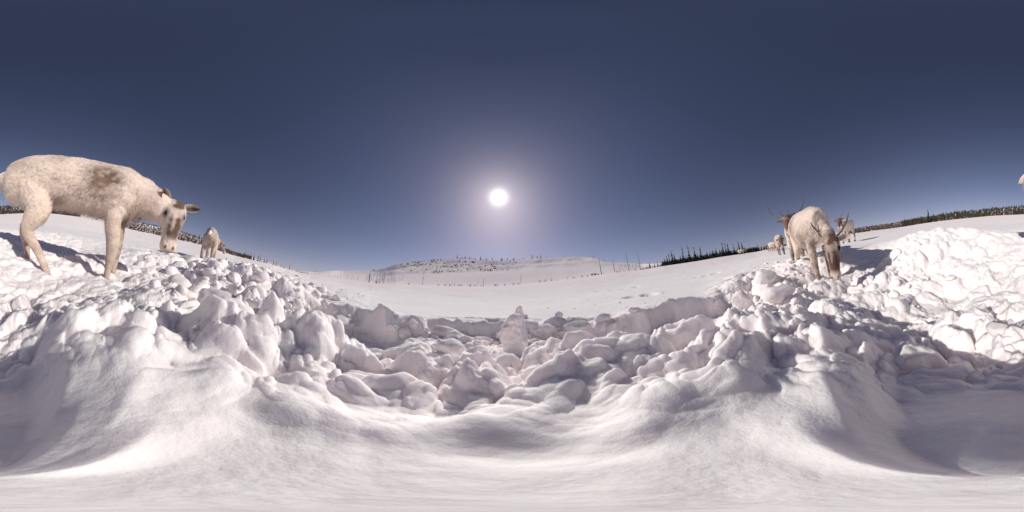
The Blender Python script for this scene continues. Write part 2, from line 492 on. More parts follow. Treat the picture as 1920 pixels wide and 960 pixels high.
def crom(pts, sub):
    """Catmull-Rom through rows of numbers"""
    P = np.array(pts, float); out = []
    P = np.vstack([2*P[0] - P[1], P, 2*P[-1] - P[-2]])
    for i in range(1, len(P) - 2):
        for s in range(sub):
            t = s/sub
            out.append(.5*((2*P[i]) + (P[i+1] - P[i-1])*t + (2*P[i-1] - 5*P[i] + 4*P[i+1] - P[i+2])*t*t + (-P[i-1] + 3*P[i] - 3*P[i+1] + P[i+2])*t**3))
    out.append(P[-2])
    return np.array(out)


def tube(pts, sub=5, n=14, side=(0, 1, 0)):
    """pts: x y z r_side r_other; rounded ends"""
    S = crom(pts, sub); rings = []
    S[:, 3:] = np.maximum(S[:, 3:], .004)
    m = len(S)
    for i in range(m):
        t = Vector(S[min(i + 1, m - 1)][:3] - S[max(i - 1, 0)][:3]).normalized()
        a = Vector(side); a = (a - t*a.dot(t))
        if a.length < 1e-3:
            a = t.orthogonal()
        a.normalize(); b = t.cross(a)
        c = Vector(S[i][:3])
        if i == 0:
            for q in (.25, .6, .85):
                f = math.sqrt(1 - (1 - q)**2); rings.append((c - t*S[0][4]*(1 - q), a*S[0][3]*f, b*S[0][4]*f))
        rings.append((c, a*S[i][3], b*S[i][4]))
        if i == m - 1:
            for q in (.85, .6, .25):
                f = math.sqrt(1 - (1 - q)**2); rings.append((c + t*S[i][4]*(1 - q), a*S[i][3]*f, b*S[i][4]*f))
    return loft(rings, n)


def fuse(parts, voxel, smooth_it=4):
    """one continuous skin round overlapping closed shapes"""
    V, F = [], []
    for v, f in parts:
        o = len(V); V += list(v); F += [tuple(i + o for i in q) for q in f]
    me = bpy.data.meshes.new('tmp'); me.from_pydata(V, [], F)
    o = bpy.data.objects.new('tmp', me); COL.objects.link(o)
    r = o.modifiers.new('r', 'REMESH'); r.mode = 'VOXEL'; r.voxel_size = voxel
    s = o.modifiers.new('s', 'SMOOTH'); s.factor = .5; s.iterations = smooth_it
    dg = bpy.context.evaluated_depsgraph_get()
    ev = o.evaluated_get(dg); m2 = bpy.data.meshes.new_from_object(ev)
    bpy.data.objects.remove(o); bpy.data.meshes.remove(me)
    return m2


def mesh_np(me):
    V = np.empty(len(me.vertices)*3, np.float32); me.vertices.foreach_get('co', V)
    Nn = np.empty(len(me.vertices)*3, np.float32); me.vertices.foreach_get('normal', Nn)
    return V.reshape(-1, 3).astype(float), Nn.reshape(-1, 3).astype(float)


def set_coat(me, C):
    ca = me.color_attributes.new('coat', 'FLOAT_COLOR', 'POINT')
    ca.data.foreach_set('color', np.concatenate([C, np.ones((len(C), 1))], 1).astype(np.float32).ravel())


def blob(V, c, r):
    return np.exp(-(((V - np.array(c))/np.array(r))**2).sum(1))


CREAM = np.array([.84, .715, .62])


def reindeer(name, label, group, loc, heading, P, scale=1.0):
    """heading: world angle of the nose direction; P: pose and coat"""
    root = bpy.data.objects.new(name, None); COL.objects.link(root)
    root.location = loc; root.rotation_euler = (0, 0, heading); root.scale = (scale,)*3; root.empty_display_size = .2
    root['label'] = label; root['category'] = 'reindeer'
    if group:
        root['group'] = group
    parts = []
    # trunk: x, y, z, half width, half height
    trunk = P.get('trunk', [(-.93, 0, .94, .10, .10), (-.86, 0, .93, .18, .22), (-.70, 0, .92, .215, .27), (-.45, 0, .90, .24, .295), (-.20, 0, .875, .255, .29),
                            (.02, 0, .865, .24, .275), (.20, 0, .875, .20, .255), (.33, 0, .88, .15, .20)])
    parts.append(tube(trunk, 4, 24))
    parts.append(tube(P['neck'], 5, 18))
    # head frame
    poll = Vector(P['poll']); u = Vector(P['nose']).normalized(); v = Vector(P['face']); v = (v - u*v.dot(u)).normalized(); w = u.cross(v)
    hs = P.get('head_scale', 1.0)

    def hp(a, b, c):
        return poll + (u*a + v*b + w*c)*hs
    head = [(-.03, -.015, .075, .075), (.05, 0, .092, .088), (.12, .0, .094, .092), (.19, -.005, .082, .088), (.27, -.015, .066, .074), (.35, -.02, .058, .062),
            (.41, -.022, .062, .060), (.455, -.028, .057, .050), (.475, -.032, .045, .036)]
    hr = crom([(a, b, ra, rb) for (a, b, ra, rb) in head], 4)
    hw = P.get('head_wide', 1.0)
    rings = [(hp(a, b, 0), w*ra*hs*hw, v*rb*hs) for a, b, ra, rb in hr]
    parts.append(loft(rings, 20))
    for s in (-1, 1):   # brows, cheeks, nostril rims
        parts.append(tube([(*hp(.09, .055, s*.062), .022*hs, .022*hs), (*hp(.15, .055, s*.070), .020*hs, .020*hs)], 2, 10))
        parts.append(tube([(*hp(.12, -.05, s*.045), .05*hs, .05*hs), (*hp(.24, -.055, s*.03), .03*hs, .03*hs)], 3, 10))
        parts.append(tube([(*hp(.43, .018, s*.036), .016*hs, .016*hs), (*hp(.45, .015, s*.040), .015*hs, .015*hs)], 2, 8))
    # legs
    for leg in P['legs']:
        parts.append(tube(leg, 5, 14))
    me = fuse(parts, P.get('voxel', .013), 5)
    V, Nn = mesh_np(me)
    # shaggy relief, less on head and legs
    hd = np.array(poll + u*.2*hs)
    body = np.clip((V[:, 2] - .5)/.2, 0, 1)*np.clip(np.linalg.norm(V - hd, axis=1)/.35 - .5, .15, 1)
    rel = fbm(V[:, 0]*9, V[:, 1]*16, V[:, 2]*13, 3, 5)*.010 + fbm(V[:, 0]*26, V[:, 1]*50, V[:, 2]*40, 2, 15)*.004
    V = V + Nn*(rel*(.15 + .85*body))[:, None]
    me.vertices.foreach_set('co', V.astype(np.float32).ravel()); me.update()
    # coat colours
    C = np.tile(CREAM*P.get('tone', 1.0), (len(V), 1))
    mott = fbm(V[:, 0]*5, V[:, 1]*5, V[:, 2]*6, 4, 25)
    C = C*(1 + .10*mott + .22*np.clip(fbm(V[:, 0]*2.6, V[:, 1]*2.6, V[:, 2]*3.2, 3, 65), -1, .3))[:, None]*np.array([1, 1, 1])
    C[:, 2] *= 1 + .10*np.clip(fbm(V[:, 0]*3, V[:, 1]*3, V[:, 2]*3, 3, 75), -1, 0)

    def lay(col, amt):
        nonlocal C
        amt = np.clip(amt, 0, 1)[:, None]
        C = C*(1 - amt) + np.array(col)*amt
    grain = fbm(V[:, 0]*22, V[:, 1]*22, V[:, 2]*30, 3, 35)
    for (c, r, col, k_) in P.get('patches', []):
        lay(col, blob(V, c, r)*k_*(1 + .9*grain))
    # grey-brown lower legs
    for leg in P['legs']:
        kcol = P.get('leg_col', (.36, .26, .21))
        A = np.array(leg)[:, :3]
        d = np.min([np.linalg.norm(V - p, axis=1) for p in A[2:]], axis=0)
        lay(kcol, np.exp(-(d/.13)**4)*np.clip((.62 - V[:, 2])/.25, 0, 1)*P.get('leg_amt', .6)*(1 + .8*grain))
    rel_ = V - np.array(poll)
    ha, hb, hc = rel_ @ np.array(u)/hs, rel_ @ np.array(v)/hs, rel_ @ np.array(w)/hs
    on = (np.abs(hc) < .16) & (np.abs(hb) < .16) & (ha > -.1) & (ha < .55)
    br = P.get('face_col', (.17, .09, .065)); fa = P.get('face_amt', .85)
    hz_ = lambda a, b, c, ra, rb, rc: on*np.exp(-(((ha - a)/ra)**2 + ((hb - b)/rb)**2 + ((hc - c)/rc)**2))
    # a dark blaze down the nose, brown crown, pale muzzle tip, dark lip line and nostrils
    lay(br, fa*(1.5*hz_(.25, .06, -.035, .11, .10, .030) + 1.6*hz_(.25, .06, .035, .09, .09, .020) + 1.3*hz_(.33, .06, -.01, .05, .08, .05) + 1.0*hz_(.20, -.02, -.07, .1, .08, .03))*(1 + .8*grain))
    lay(br, fa*(2.4*hz_(.02, .07, .045, .05, .08, .03)*0 + 2.2*hz_(.03, .07, -.03, .045, .08, .04) + 1.1*hz_(-.01, .07, -.03, .03, .08, .05) + .9*hz_(.07, .09, .02, .03, .06, .022))*(1.2 + 1.6*grain))
    if P.get('dark_head'):
        lay(br, P['dark_head']*on*np.clip(1 - (ha - .36)/.1, 0, 1)*(1 + .5*grain))
    lay(CREAM*1.05, .75*hz_(.43, .02, 0, .06, .1, .1)*P.get('muzzle_pale', 1))
    for s in (-1, 1):
        lay((.05, .03, .03), 1.3*hz_(.445, .03, s*.036, .016, .03, .011))
        lay((.05, .03, .025), 1.0*hz_(.14, .06, s*.088, .045, .04, .026))
    lay((.22, .13, .11), .8*hz_(.475, -.03, 0, .02, .03, .05))
    set_coat(me, C)
    me.materials.append(COAT); me.polygons.foreach_set('use_smooth', np.ones(len(me.polygons), bool))
    body_o = obj('body', me, root)
    # short hair lying backwards over the body
    nh = P.get('hairs', 9000)
    if nh:
        V, Nn = mesh_np(me)
        i = rng.integers(0, len(V), nh); q = V[i]; n_ = Nn[i]
        flow = np.tile(np.array([-.8, 0, -.55]), (nh, 1)) + rng.normal(0, .28, (nh, 3))
        flow -= n_*(flow*n_).sum(1)[:, None]; flow /= np.linalg.norm(flow, axis=1)[:, None] + 1e-9
        ln = (np.where(q[:, 2] < .45, .010, .026)*np.where(np.linalg.norm(q - hd, axis=1) < .3, .35, 1))*rng.uniform(.6, 1.3, nh)
        low = np.clip((-n_[:, 2] - .1)/.5, 0, 1)*(q[:, 2] > .5) + .8*(q[:, 0] > .25)*(q[:, 2] > .5)*(np.linalg.norm(q - hd, axis=1) > .3)*(n_[:, 2] < .3)
        ln = ln*(1 + 1.1*low); flow[:, 2] -= .8*low; flow /= np.linalg.norm(flow, axis=1)[:, None]
        sd = np.cross(n_, flow)*(.0028*rng.uniform(.7, 1.4, nh))[:, None]
        tip = q + flow*ln[:, None] + n_*(ln*.25)[:, None]
        base = q - n_*.004
        HV = np.stack([base + sd, base - sd, tip], 1).reshape(-1, 3)
        hm = mesh_from('coat_hair', HV, np.arange(nh*3).reshape(-1, 3), COAT)
        set_coat(hm, np.repeat(np.clip(C[i]*rng.uniform(.98, 1.16, nh)[:, None], 0, .9), 3, 0))
        hn = n_ + rng.normal(0, .10, n_.shape); hn /= np.linalg.norm(hn, axis=1)[:, None]
        hm.normals_split_custom_set_from_vertices(np.repeat(hn, 3, 0).tolist())   # lit like the pelt they lie on
        obj('coat_hair', hm, body_o, kind='stuff')
    # ears
    for s, ed in zip((-1, 1), P['ears']):
        d = (u*ed[0] + v*ed[1] + w*s*ed[2]).normalized()
        nn = (v - d*v.dot(d)).normalized(); sw = d.cross(nn)
        b0 = hp(.015, .0, s*.075)
        EV, EF = [], []
        prof = [(0, .018), (.03, .034), (.065, .043), (.10, .039), (.13, .024), (.15, .004)]
        for layer in (0, 1):
            for (l_, r_) in prof:
                for k in range(7):
                    t = -1 + 2*k/6
                    cup = (-.030*(1 - t*t)*(r_/.038)) - (.006 if layer == 0 else -.001)
                    EV.append(tuple(b0 + (d*l_ + sw*r_*t + nn*(cup + .016))*hs*P.get('ear_size', 1)))
        for layer in (0, 1):
            for a in range(5):
                for k in range(6):
                    o_ = layer*42
                    f = (o_ + a*7 + k, o_ + a*7 + k + 1, o_ + (a + 1)*7 + k + 1, o_ + (a + 1)*7 + k)
                    EF.append(f if layer else f[::-1])
        em = mesh_from('ear', EV, EF, EAR)
        EA = np.array(EV); ecol = np.tile(CREAM*.9*P.get('tone', 1), (84, 1))
        if P.get('dark_ears'):
            ecol = np.tile(np.array(br)*1.5, (84, 1))
        tt = np.tile(np.tile(np.abs(np.linspace(-1, 1, 7)), 6), 2)
        inn = (np.arange(84) >= 42)*np.clip(1.45 - tt*1.35, 0, 1)
        ecol = ecol*(1 - P.get('ear_dark', .9)*inn[:, None]) + np.array([.05, .03, .026])*P.get('ear_dark', .9)*inn[:, None]
        set_coat(em, ecol)
        obj('ear', em, root)
    # eyes
    for s in (-1, 1):
        c = hp(.135, .045, s*.082)
        EV, EF = tube([(*(c - u*.010*hs), .019*hs, .019*hs), (*(c + u*.010*hs), .019*hs, .019*hs)], 2, 12)
        obj('eye', mesh_from('eye', EV, EF, EYE), root)
    # hooves: two toes, each a mesh in one hoof
    for leg in P['legs']:
        p = leg[-1]; fx = P.get('hoof_dir', 1)
        HV, HF = [], []
        for s in (-1, 1):
            hv, hf = tube([(p[0] - .02, p[1] + s*.020, p[2] + .035, .024, .026), (p[0] + .025*fx, p[1] + s*.024, p[2] + .012, .026, .024), (p[0] + .075*fx, p[1] + s*.016, p[2] - .004, .012, .010)], 3, 10)
            o_ = len(HV); HV += hv; HF += [tuple(k + o_ for k in q) for q in hf]
        obj('hoof', mesh_from('hoof', HV, HF, HOOF), root)
    # tail
    if P.get('tail', True):
        tl = P.get('tail_dir', (-1, 0, -.55)); td = Vector(tl).normalized()
        b0 = Vector((-.93, 0, 1.02))
        TV, TF = tube([(*b0, .04, .045), (*(b0 + td*.07), .05, .055), (*(b0 + td*.14), .035, .04), (*(b0 + td*.19), .006, .006)], 4, 12)
        tm = mesh_from('tail', TV, TF, COAT); set_coat(tm, np.tile(CREAM*1.12, (len(TV), 1))); obj('tail', tm, root)
    # antlers
    for a_ in P.get('antlers', []):
        AV, AF = [], []
        for br_ in a_:
            pts = [(*hp(*q[:3]), q[3], q[3]) for q in br_]
            hv, hf = tube(pts, 5, 8, side=tuple(v))
            o_ = len(AV); AV += hv; AF += [tuple(k + o_ for k in q) for q in hf]
        obj('antler', mesh_from('antler', AV, AF, ANTLER), root)
    return root


def head_from(px_poll, r):
    return at(px_poll[0], px_poll[1], r)


def fore(x, y, top=.72, fx=0, fz=0, kx=0, t=1.0):
    return [(x + .0, y*.85, top, .07, .10), (x - .03, y, .60, .058, .075), (x - .01 + kx*.5, y, .46, .054*t, .066*t), (x + kx, y, .33, .046*t, .054*t), (x + kx*.6 + fx*.5, y, .20, .034*t, .038*t), (x + fx*.9, y, .09 + fz, .027*t, .031*t), (x + fx + .01, y, .035 + fz, .030*t, .034*t)]


def hind(x, y, fx=0, fz=0, hx=0, t=1.0):
    return [(x, y*.7, .86, .12, .17), (x + .08, y*.95, .66, .085, .13), (x + .02 + hx*.4, y, .53, .064*t, .10*t), (x - .06 + hx, y, .41, .046*t, .064*t), (x - .03 + hx*.7 + fx*.4, y, .25, .037*t, .044*t), (x + fx*.9, y, .10 + fz, .027*t, .032*t), (x + fx + .02, y, .035 + fz, .030*t, .035*t)]


def heading_from(a, b):
    return math.atan2(b[1] - a[1], b[0] - a[0])


BROWN = (.17, .10, .07)
# --- A: the near one at the left, flank on, head turned to the lens
dA = ray(170, 430); azA = math.atan2(dA[0], dA[1])
hA = math.atan2(-math.sin(azA), math.cos(azA)) + math.radians(-1)
pA = Vector((math.sin(azA)*1.53, math.cos(azA)*1.53, -.485)) + Vector((math.cos(hA), math.sin(hA), 0))*.07
reindeer('reindeer', 'large cream antlerless reindeer standing side-on, head lowered with a brown-blotched face', None, pA, hA, {
    'neck': [(.16, 0, .90, .17, .24), (.32, -.02, .87, .13, .19), (.46, -.05, .82, .12, .175), (.56, -.08, .81, .10, .145), (.64, -.10, .83, .075, .085)],
    'trunk': [(-.93, 0, .94, .09, .10), (-.87, 0, .93, .17, .21), (-.70, 0, .925, .205, .265), (-.45, 0, .925, .225, .265), (-.20, 0, .90, .24, .26), (.02, 0, .875, .235, .265), (.20, 0, .875, .20, .26), (.33, 0, .88, .15, .20)],
    'poll': (.65, -.12, .855), 'nose': (-.10, -.30, -1), 'face': (-.22, -1, .2), 'head_scale': .99, 'head_wide': 1.32, 'ear_size': 1.18,
    'legs': [fore(.14, -.12, fx=-.01, fz=-.03), fore(.22, .12, fx=.0, fz=-.03), hind(-.62, -.14, fx=.24, fz=-.05, hx=.05), hind(-.70, .14, fx=-.02, hx=-.02)],
    'ears': [(-.15, .2, 1), (-.66, .85, .60)], 'hairs': 26000, 'face_amt': .95, 'face_col': (.14, .085, .065), 'voxel': .012, 'leg_amt': .5,
    'patches': [((.0, -.24, .93), (.13, .2, .13), (.15, .10, .07), 1.1), ((-.06, -.25, .86), (.10, .2, .15), (.25, .17, .12), .8), ((-.40, -.2, 1.12), (.10, .2, .07), (.42, .34, .25), .7),
                ((-.36, -.22, .70), (.07, .15, .05), (.22, .15, .11), .8), ((-.75, -.2, 1.08), (.16, .2, .08), (.46, .37, .27), .6), ((.0, 0, .60), (.5, .25, .07), (.40, .29, .23), .6),
                ((.33, -.05, .72), (.12, .2, .12), (.42, .30, .24), .6), ((.27, .12, .3), (.07, .07, .35), (.20, .13, .10), .8), ((-.73, .14, .3), (.09, .07, .3), (.40, .27, .2), .5), ((.43, -.1, .78), (.05, .2, .2), (.45, .34, .28), .5)],
})
# --- B: nearest of the right-hand group, coming at the camera, grazing
pb, pf = at(1516, 512, 2.52), at(1548, 532, 1.80)
hB = heading_from(pb, pf); dB = Vector((math.cos(hB), math.sin(hB), 0))
gB = -.53
rootB = Vector((pf[0], pf[1], gB)) - dB*.20*.84
ant = lambda s, k=1.0: [[(.0, .03, s*.045, .018), (-.06*k, .03, s*.11, .015), (-.14*k, .04, s*.20*k, .013), (-.22*k, .07, s*.26*k, .010), (-.30*k, .09, s*.29*k, .003)],
                        [(-.13*k, .04, s*.185*k, .007), (-.18*k, .08, s*.17*k, .005), (-.21*k, .10, s*.17*k, .002)]]
reindeer('reindeer', 'cream reindeer walking toward the lens with lowered head and thin spike antlers', 'reindeer coming along the trench in the snow', rootB, hB, {
    'neck': [(.16, 0, .90, .17, .24), (.32, 0, .80, .13, .19), (.42, .03, .72, .105, .15), (.51, .05, .67, .09, .12), (.55, .06, .64, .07, .08)],
    'poll': (.56, .06, .64), 'nose': (.26, -.20, -1), 'face': (.82, -.58, .25), 'head_scale': 1.0,
    'legs': [fore(.22, -.10, fx=.05), fore(.18, .12, fx=-.08), hind(-.66, -.14, fx=.08), hind(-.66, .14, fx=.0)],
    'ears': [(-.1, -.1, 1), (.15, -.2, 1)], 'hairs': 12000, 'face_amt': 1.0, 'dark_head': .38, 'muzzle_pale': .1, 'leg_amt': .85, 'ear_dark': .3, 'face_col': (.12, .065, .05),
    'patches': [((-.28, -.22, .92), (.20, .2, .19), (.33, .235, .19), 1.2), ((.12, -.2, .72), (.16, .2, .12), (.30, .215, .17), .9), ((.40, 0, .62), (.18, .2, .12), (.24, .165, .13), .9), ((.18, 0, 1.12), (.14, .12, .05), (.40, .30, .24), .7)], 'tone': .93,
    'antlers': [ant(-1, .82), ant(1, .72)],
}, .82)
# --- C: behind B to the left, head up, long antlers
pc = at(1500, 505, 3.0)
rootC = Vector((pc[0], pc[1], -.44))
hC = heading_from(at(1500, 480, 4.2), at(1484, 480, 3.2))
rootC = rootC - Vector((math.cos(hC), math.sin(hC), 0))*.24
ant2 = lambda s: [[(.0, .03, s*.045, .014), (-.07, -.03, s*.13, .013), (-.16, -.11, s*.25, .012), (-.33, -.12, s*.36, .010), (-.52, -.06, s*.42, .008), (-.66, .0, s*.43, .003)],
                  [(.0, .05, s*.05, .008), (.0, .14, s*.07, .006), (-.05, .20, s*.09, .003)]]
reindeer('reindeer', 'dark-faced reindeer with long swept antlers held high, standing behind the grazing one', 'reindeer coming along the trench in the snow', rootC, hC, {
    'neck': [(.16, 0, .90, .16, .24), (.33, 0, .93, .12, .19), (.46, 0, 1.0, .10, .14), (.55, 0, 1.08, .085, .11), (.60, 0, 1.12, .07, .08)],
    'poll': (.60, 0, 1.16), 'nose': (.55, .05, -.9), 'face': (.9, 0, .5),
    'legs': [fore(.24, -.12, fx=.03), fore(.18, .12), hind(-.66, -.14, fx=.06), hind(-.66, .14)],
    'ears': [(.1, -.3, 1), (.1, -.3, 1)], 'hairs': 5000, 'face_amt': 1.0, 'dark_head': .85, 'muzzle_pale': .4, 'leg_amt': .9, 'leg_col': (.16, .10, .08), 'dark_ears': False,
    'patches': [((.42, 0, .86), (.1, .2, .16), (.24, .17, .13), .8)],
    'antlers': [ant2(-1), ant2(1)],
}, .81)
# --- D: behind B to the right, brown head, small antlers
pd = at(1589, 450, 6.6)
hD = heading_from(at(1602, 452, 7.2), at(1580, 452, 6.0))
rootD = Vector((pd[0], pd[1], ground_z(pd[0], pd[1]) - .04))
ant3 = lambda s: [[(.0, .03, s*.045, .011), (-.10, .0, s*.10, .010), (-.20, .0, s*.15, .007), (-.30, .02, s*.20, .003)]]
reindeer('reindeer', 'brown-headed reindeer looking over the back of the grazing one', 'reindeer coming along the trench in the snow', rootD, hD, {
    'neck': [(.16, 0, .90, .16, .24), (.33, 0, .90, .12, .19), (.46, 0, 1.0, .10, .14), (.55, 0, 1.08, .085, .11)],
    'poll': (.60, 0, 1.14), 'nose': (.45, .05, -.9), 'face': (.9, 0, .45),
    'legs': [fore(.24, -.12), fore(.18, .12), hind(-.66, -.14, fx=.06), hind(-.66, .14)],
    'ears': [(-.1, -.3, 1), (-.1, -.3, 1)], 'hairs': 4000, 'face_amt': 1.0, 'dark_head': .95, 'muzzle_pale': .2, 'leg_amt': .9, 'leg_col': (.16, .10, .08), 'dark_ears': True,
    'antlers': [ant3(-1), ant3(1)],
}, .86)
# --- E: small ones farther along the trench
pe = at(1467, 478, 8.0)
gE = ground_z(pe[0], pe[1])
poseE = {'neck': [(.16, 0, .90, .16, .24), (.33, 0, .88, .12, .19), (.48, 0, .86, .10, .14), (.58, 0, .85, .085, .11)],
    'poll': (.62, 0, .86), 'nose': (.4, .05, -.9), 'face': (.9, 0, .4),
    'legs': [fore(.24, -.12), fore(.18, .12), hind(-.66, -.14, fx=.06), hind(-.66, .14)],
    'ears': [(-.1, -.3, 1), (-.1, -.3, 1)], 'hairs': 2500, 'voxel': .017, 'tone': .85, 'antlers': [ant3(-1), ant3(1)], 'patches': [((.1, 0, .8), (.35, .4, .18), (.30, .21, .16), .8)], 'face_amt': 1.0, 'dark_head': .9, 'leg_amt': .9, 'leg_col': (.16, .10, .08)}
hE = heading_from(at(1464, 470, 8.5), at(1472, 470, 6.5))
rE = reindeer('reindeer', 'small pale reindeer with brown head just left of the dark-faced one', 'reindeer coming along the trench in the snow', Vector((pe[0], pe[1], gE - .05)), hE, poseE, .92)


def copy_tree(o, parent=None):
    c = o.copy(); COL.objects.link(c)
    if parent:
        c.parent = parent
    for ch in list(o.children):
        copy_tree(ch, c)
    return c


for (x, y, r, rot, lab) in [(1453, 474, 17, .5, 'distant reindeer in the middle of the far end of the herd'),
                            (1445, 474, 21, -.9, 'distant reindeer second from the far end of the herd'),
                            (1393, 477, 30, 1.4, 'tiny white reindeer at the far end of the herd')]:
    p = at(x, y, r); c = copy_tree(rE); c.location = (p[0], p[1], ground_z(p[0], p[1]) - .06)
    c.rotation_euler = (0, 0, hE + rot); c['label'] = lab
# --- F: the small one at the left, seen from behind
pF = at(391, 490, 4.2); gF = ground_z(pF[0], pF[1]) - .22
hF = heading_from(at(394, 480, 3.8), at(404, 480, 5.2))
reindeer('reindeer', 'small cream reindeer seen from behind, walking off over the rubble', None, Vector((pF[0], pF[1], gF)), hF, {
    'neck': [(.16, 0, .90, .16, .24), (.33, -.05, .88, .12, .19), (.46, -.12, .86, .10, .14), (.55, -.18, .86, .085, .11)],
    'poll': (.57, -.22, .90), 'nose': (.5, -.5, -.8), 'face': (.4, -.9, .4),
    'legs': [fore(.24, -.12), fore(.18, .12), hind(-.66, -.14, fx=.10), hind(-.66, .14, fx=-.06)],
    'trunk': [(-.93, 0, .94, .08, .10), (-.86, 0, .95, .13, .19), (-.70, 0, .95, .155, .22), (-.45, 0, .93, .18, .235), (-.20, 0, .90, .19, .24), (.02, 0, .89, .18, .23), (.20, 0, .89, .16, .23), (.33, 0, .88, .13, .19)],
    'ears': [(-.1, -.2, 1), (-.1, -.2, 1)], 'hairs': 5000, 'leg_amt': .8, 'face_amt': .9, 'dark_head': .5, 'tone': .74,
    'patches': [((-.9, .14, 1.0), (.2, .08, .2), (.22, .14, .11), 1.0), ((-.92, 0, .92), (.08, .06, .2), (.26, .17, .13), .9), ((-.75, -.14, .75), (.15, .06, .2), (.30, .21, .16), .8)],
}  , .80)
# ------------------------------------------------------------------ spruces
NEEDLE = varied_mat('spruce_needles', (.028, .034, .024), (.075, .072, .05), 3.0)
BARK = varied_mat('dead_bark', (.09, .075, .065), (.20, .17, .15), 8)
TWIG = varied_mat('bare_twigs', (.08, .055, .042), (.16, .11, .085), 5)
ROCK = varied_mat('lichen_rock', (.10, .085, .08), (.26, .22, .20), 1.5)


def spruce_mesh(seed, slim, gaps):
    """crown of drooping flattened sprays, one metre tall, on a thin stem"""
    R_ = random.Random(seed); V, F = [], []
    lvl = 26
    for i in range(lvl):
        f = i/(lvl - 1); z = .06 + .93*f
        rad = slim*(1 - f)**.8*(.65 + .5*R_.random()) + .012
        if .45 < f < .85 and R_.random() < gaps:
            rad *= .3
        if f > .8:
            rad *= 1.25 + .5*math.sin(f*40)
        n = 7 if f < .7 else 5
        a0 = R_.random()*6.28
        for k in range(n):
            if R_.random() < .10 + gaps*.3:
                continue
            a = a0 + 6.283*k/n + R_.uniform(-.35, .35); rr = rad*R_.uniform(.6, 1.25)
            ca, sa = math.cos(a), math.sin(a); w_ = rr*.42 + .006; dz = -.25*rr - R_.uniform(0, .02)
            o_ = len(V)
            V += [(0, 0, z + .012), (ca*rr*.6 - sa*w_, sa*rr*.6 + ca*w_, z + dz*.5), (ca*rr, sa*rr, z + dz + .01), (ca*rr*.6 + sa*w_, sa*rr*.6 - ca*w_, z + dz*.5), (ca*rr*.5, sa*rr*.5, z + dz - .03)]
            F += [(o_, o_ + 1, o_ + 2), (o_, o_ + 2, o_ + 3), (o_ + 1, o_ + 4, o_ + 2), (o_ + 4, o_ + 3, o_ + 2)]
    return mesh_from('crown', V, F, NEEDLE, smooth=False)


def stem_mesh(h=1.0, r=.012, bend=0.0, seed=0, mat=BARK):
    R_ = random.Random(seed)
    pts = [(bend*h*f*f + R_.uniform(-.008, .008)*h, R_.uniform(-.008, .008)*h, h*f - .03*h, r*(1 - f*.8), r*(1 - f*.8)) for f in (0, .25, .5, .75, 1)]
    V, F = tube(pts, 2, 6)
    return mesh_from('trunk', V, F, mat)


SPR = [(spruce_mesh(i, s, g), stem_mesh(seed=i)) for i, (s, g) in enumerate([(.13, .1), (.10, .3), (.16, .1), (.085, .5), (.20, .05), (.12, .6), (.15, .35)])]
N_TREE = [0]


def put_tree(x, y, r, hpx, label, group, kind=None, lean=0):
    """spruce with its foot at a point of the shore seen at column x; height from its picture height"""
    a = azr(x, y); px_, py_ = math.sin(a)*r, math.cos(a)*r
    h = r*math.radians(hpx*.1875)*1.08
    v = kind if kind is not None else rng.integers(0, len(SPR))
    root = bpy.data.objects.new('spruce_tree', None); COL.objects.link(root); root.empty_display_size = .5
    root.location = (px_, py_, ground_z(px_, py_) - .02*h); root.rotation_euler = (rng.normal(0, .03), rng.normal(0, .03) + lean, rng.uniform(0, 6.28))
    wide = rng.uniform(.8, 1.25)
    root.scale = (h*wide, h*wide, h)
    root['label'] = label; root['category'] = 'tree'
    if group:
        root['group'] = group
    obj('trunk', SPR[v][1], root); obj('crown', SPR[v][0], root)
    N_TREE[0] += 1
    return root


def shore(x):
    xs = [f[0] for f in FAR] + [1920]
    return np.interp(x, xs, [f[1] for f in FAR] + [403]), np.interp(x, xs, [f[2] for f in FAR] + [90]), np.interp(x, xs, [f[4] for f in FAR] + [389]), np.interp(x, xs, [f[5] for f in FAR] + [170])


# right-hand shore: the tall ones first, each where it stands in the line
LR = 'dark narrow spruce in the treeline on the shore right of the sun'
GR = 'spruces in the treeline on the right-hand shore'
for (x, hp_, k, lab) in [(1257, 22, 1, 'leftmost tall clump spruce at the start of the dense right-hand treeline'), (1263, 26, 0, 'tallest spruce of the dense clump left of the pair of lone spires'),
                         (1253, 18, 0, None), (1248, 15, 2, None), (1267, 20, 0, None), (1283, 30, 3, 'left one of the two tall lone spruce spires in the right-hand treeline'),
                         (1294, 31, 3, 'right one of the two tall lone spruce spires in the right-hand treeline'), (1305, 26, 5, 'thin ragged spire just right of the two tall lone spruces'),
                         (1316, 24, 1, 'spruce with a clubbed top in the right-hand treeline'), (1219, 12, 2, 'isolated small spruce at the left end of the right-hand treeline'),
                         (1228, 9, 2, None), (1234, 12, 5, None), (1358, 26, 3, None), (1363, 25, 3, None), (1368, 22, 1, None), (1379, 20, 5, None), (1389, 23, 0, None), (1394, 21, 0, None), (1346, 18, 5, None), (1423, 13, 1, None)]:
    ys, rs, yc, rc = shore(x)
    put_tree(x, ys, rs + 1.5, hp_, lab or LR, GR, k)
for x in np.arange(1240, 1470, 3.1):
    ys, rs, yc, rc = shore(x)
    d = abs(x - 1262)
    hh = rng.uniform(7, 13)*(1.15 if x > 1270 else .9)*(1 if x < 1400 else .75)
    lab = ('low spruce in the dense clump left of the two tall lone spires' if x < 1280 else 'low spruce at the feet of the two tall lone spires' if x < 1312 else 'low spruce between the two lone spires and the ragged group farther right' if x < 1352 else 'slim spruce in the ragged group right of the two lone spires' if x < 1404 else 'small spruce at the right end of the treeline, next to the herd')
    put_tree(x + rng.normal(0, 1.0), ys, rs + rng.uniform(2, 9), hh, lab, GR)
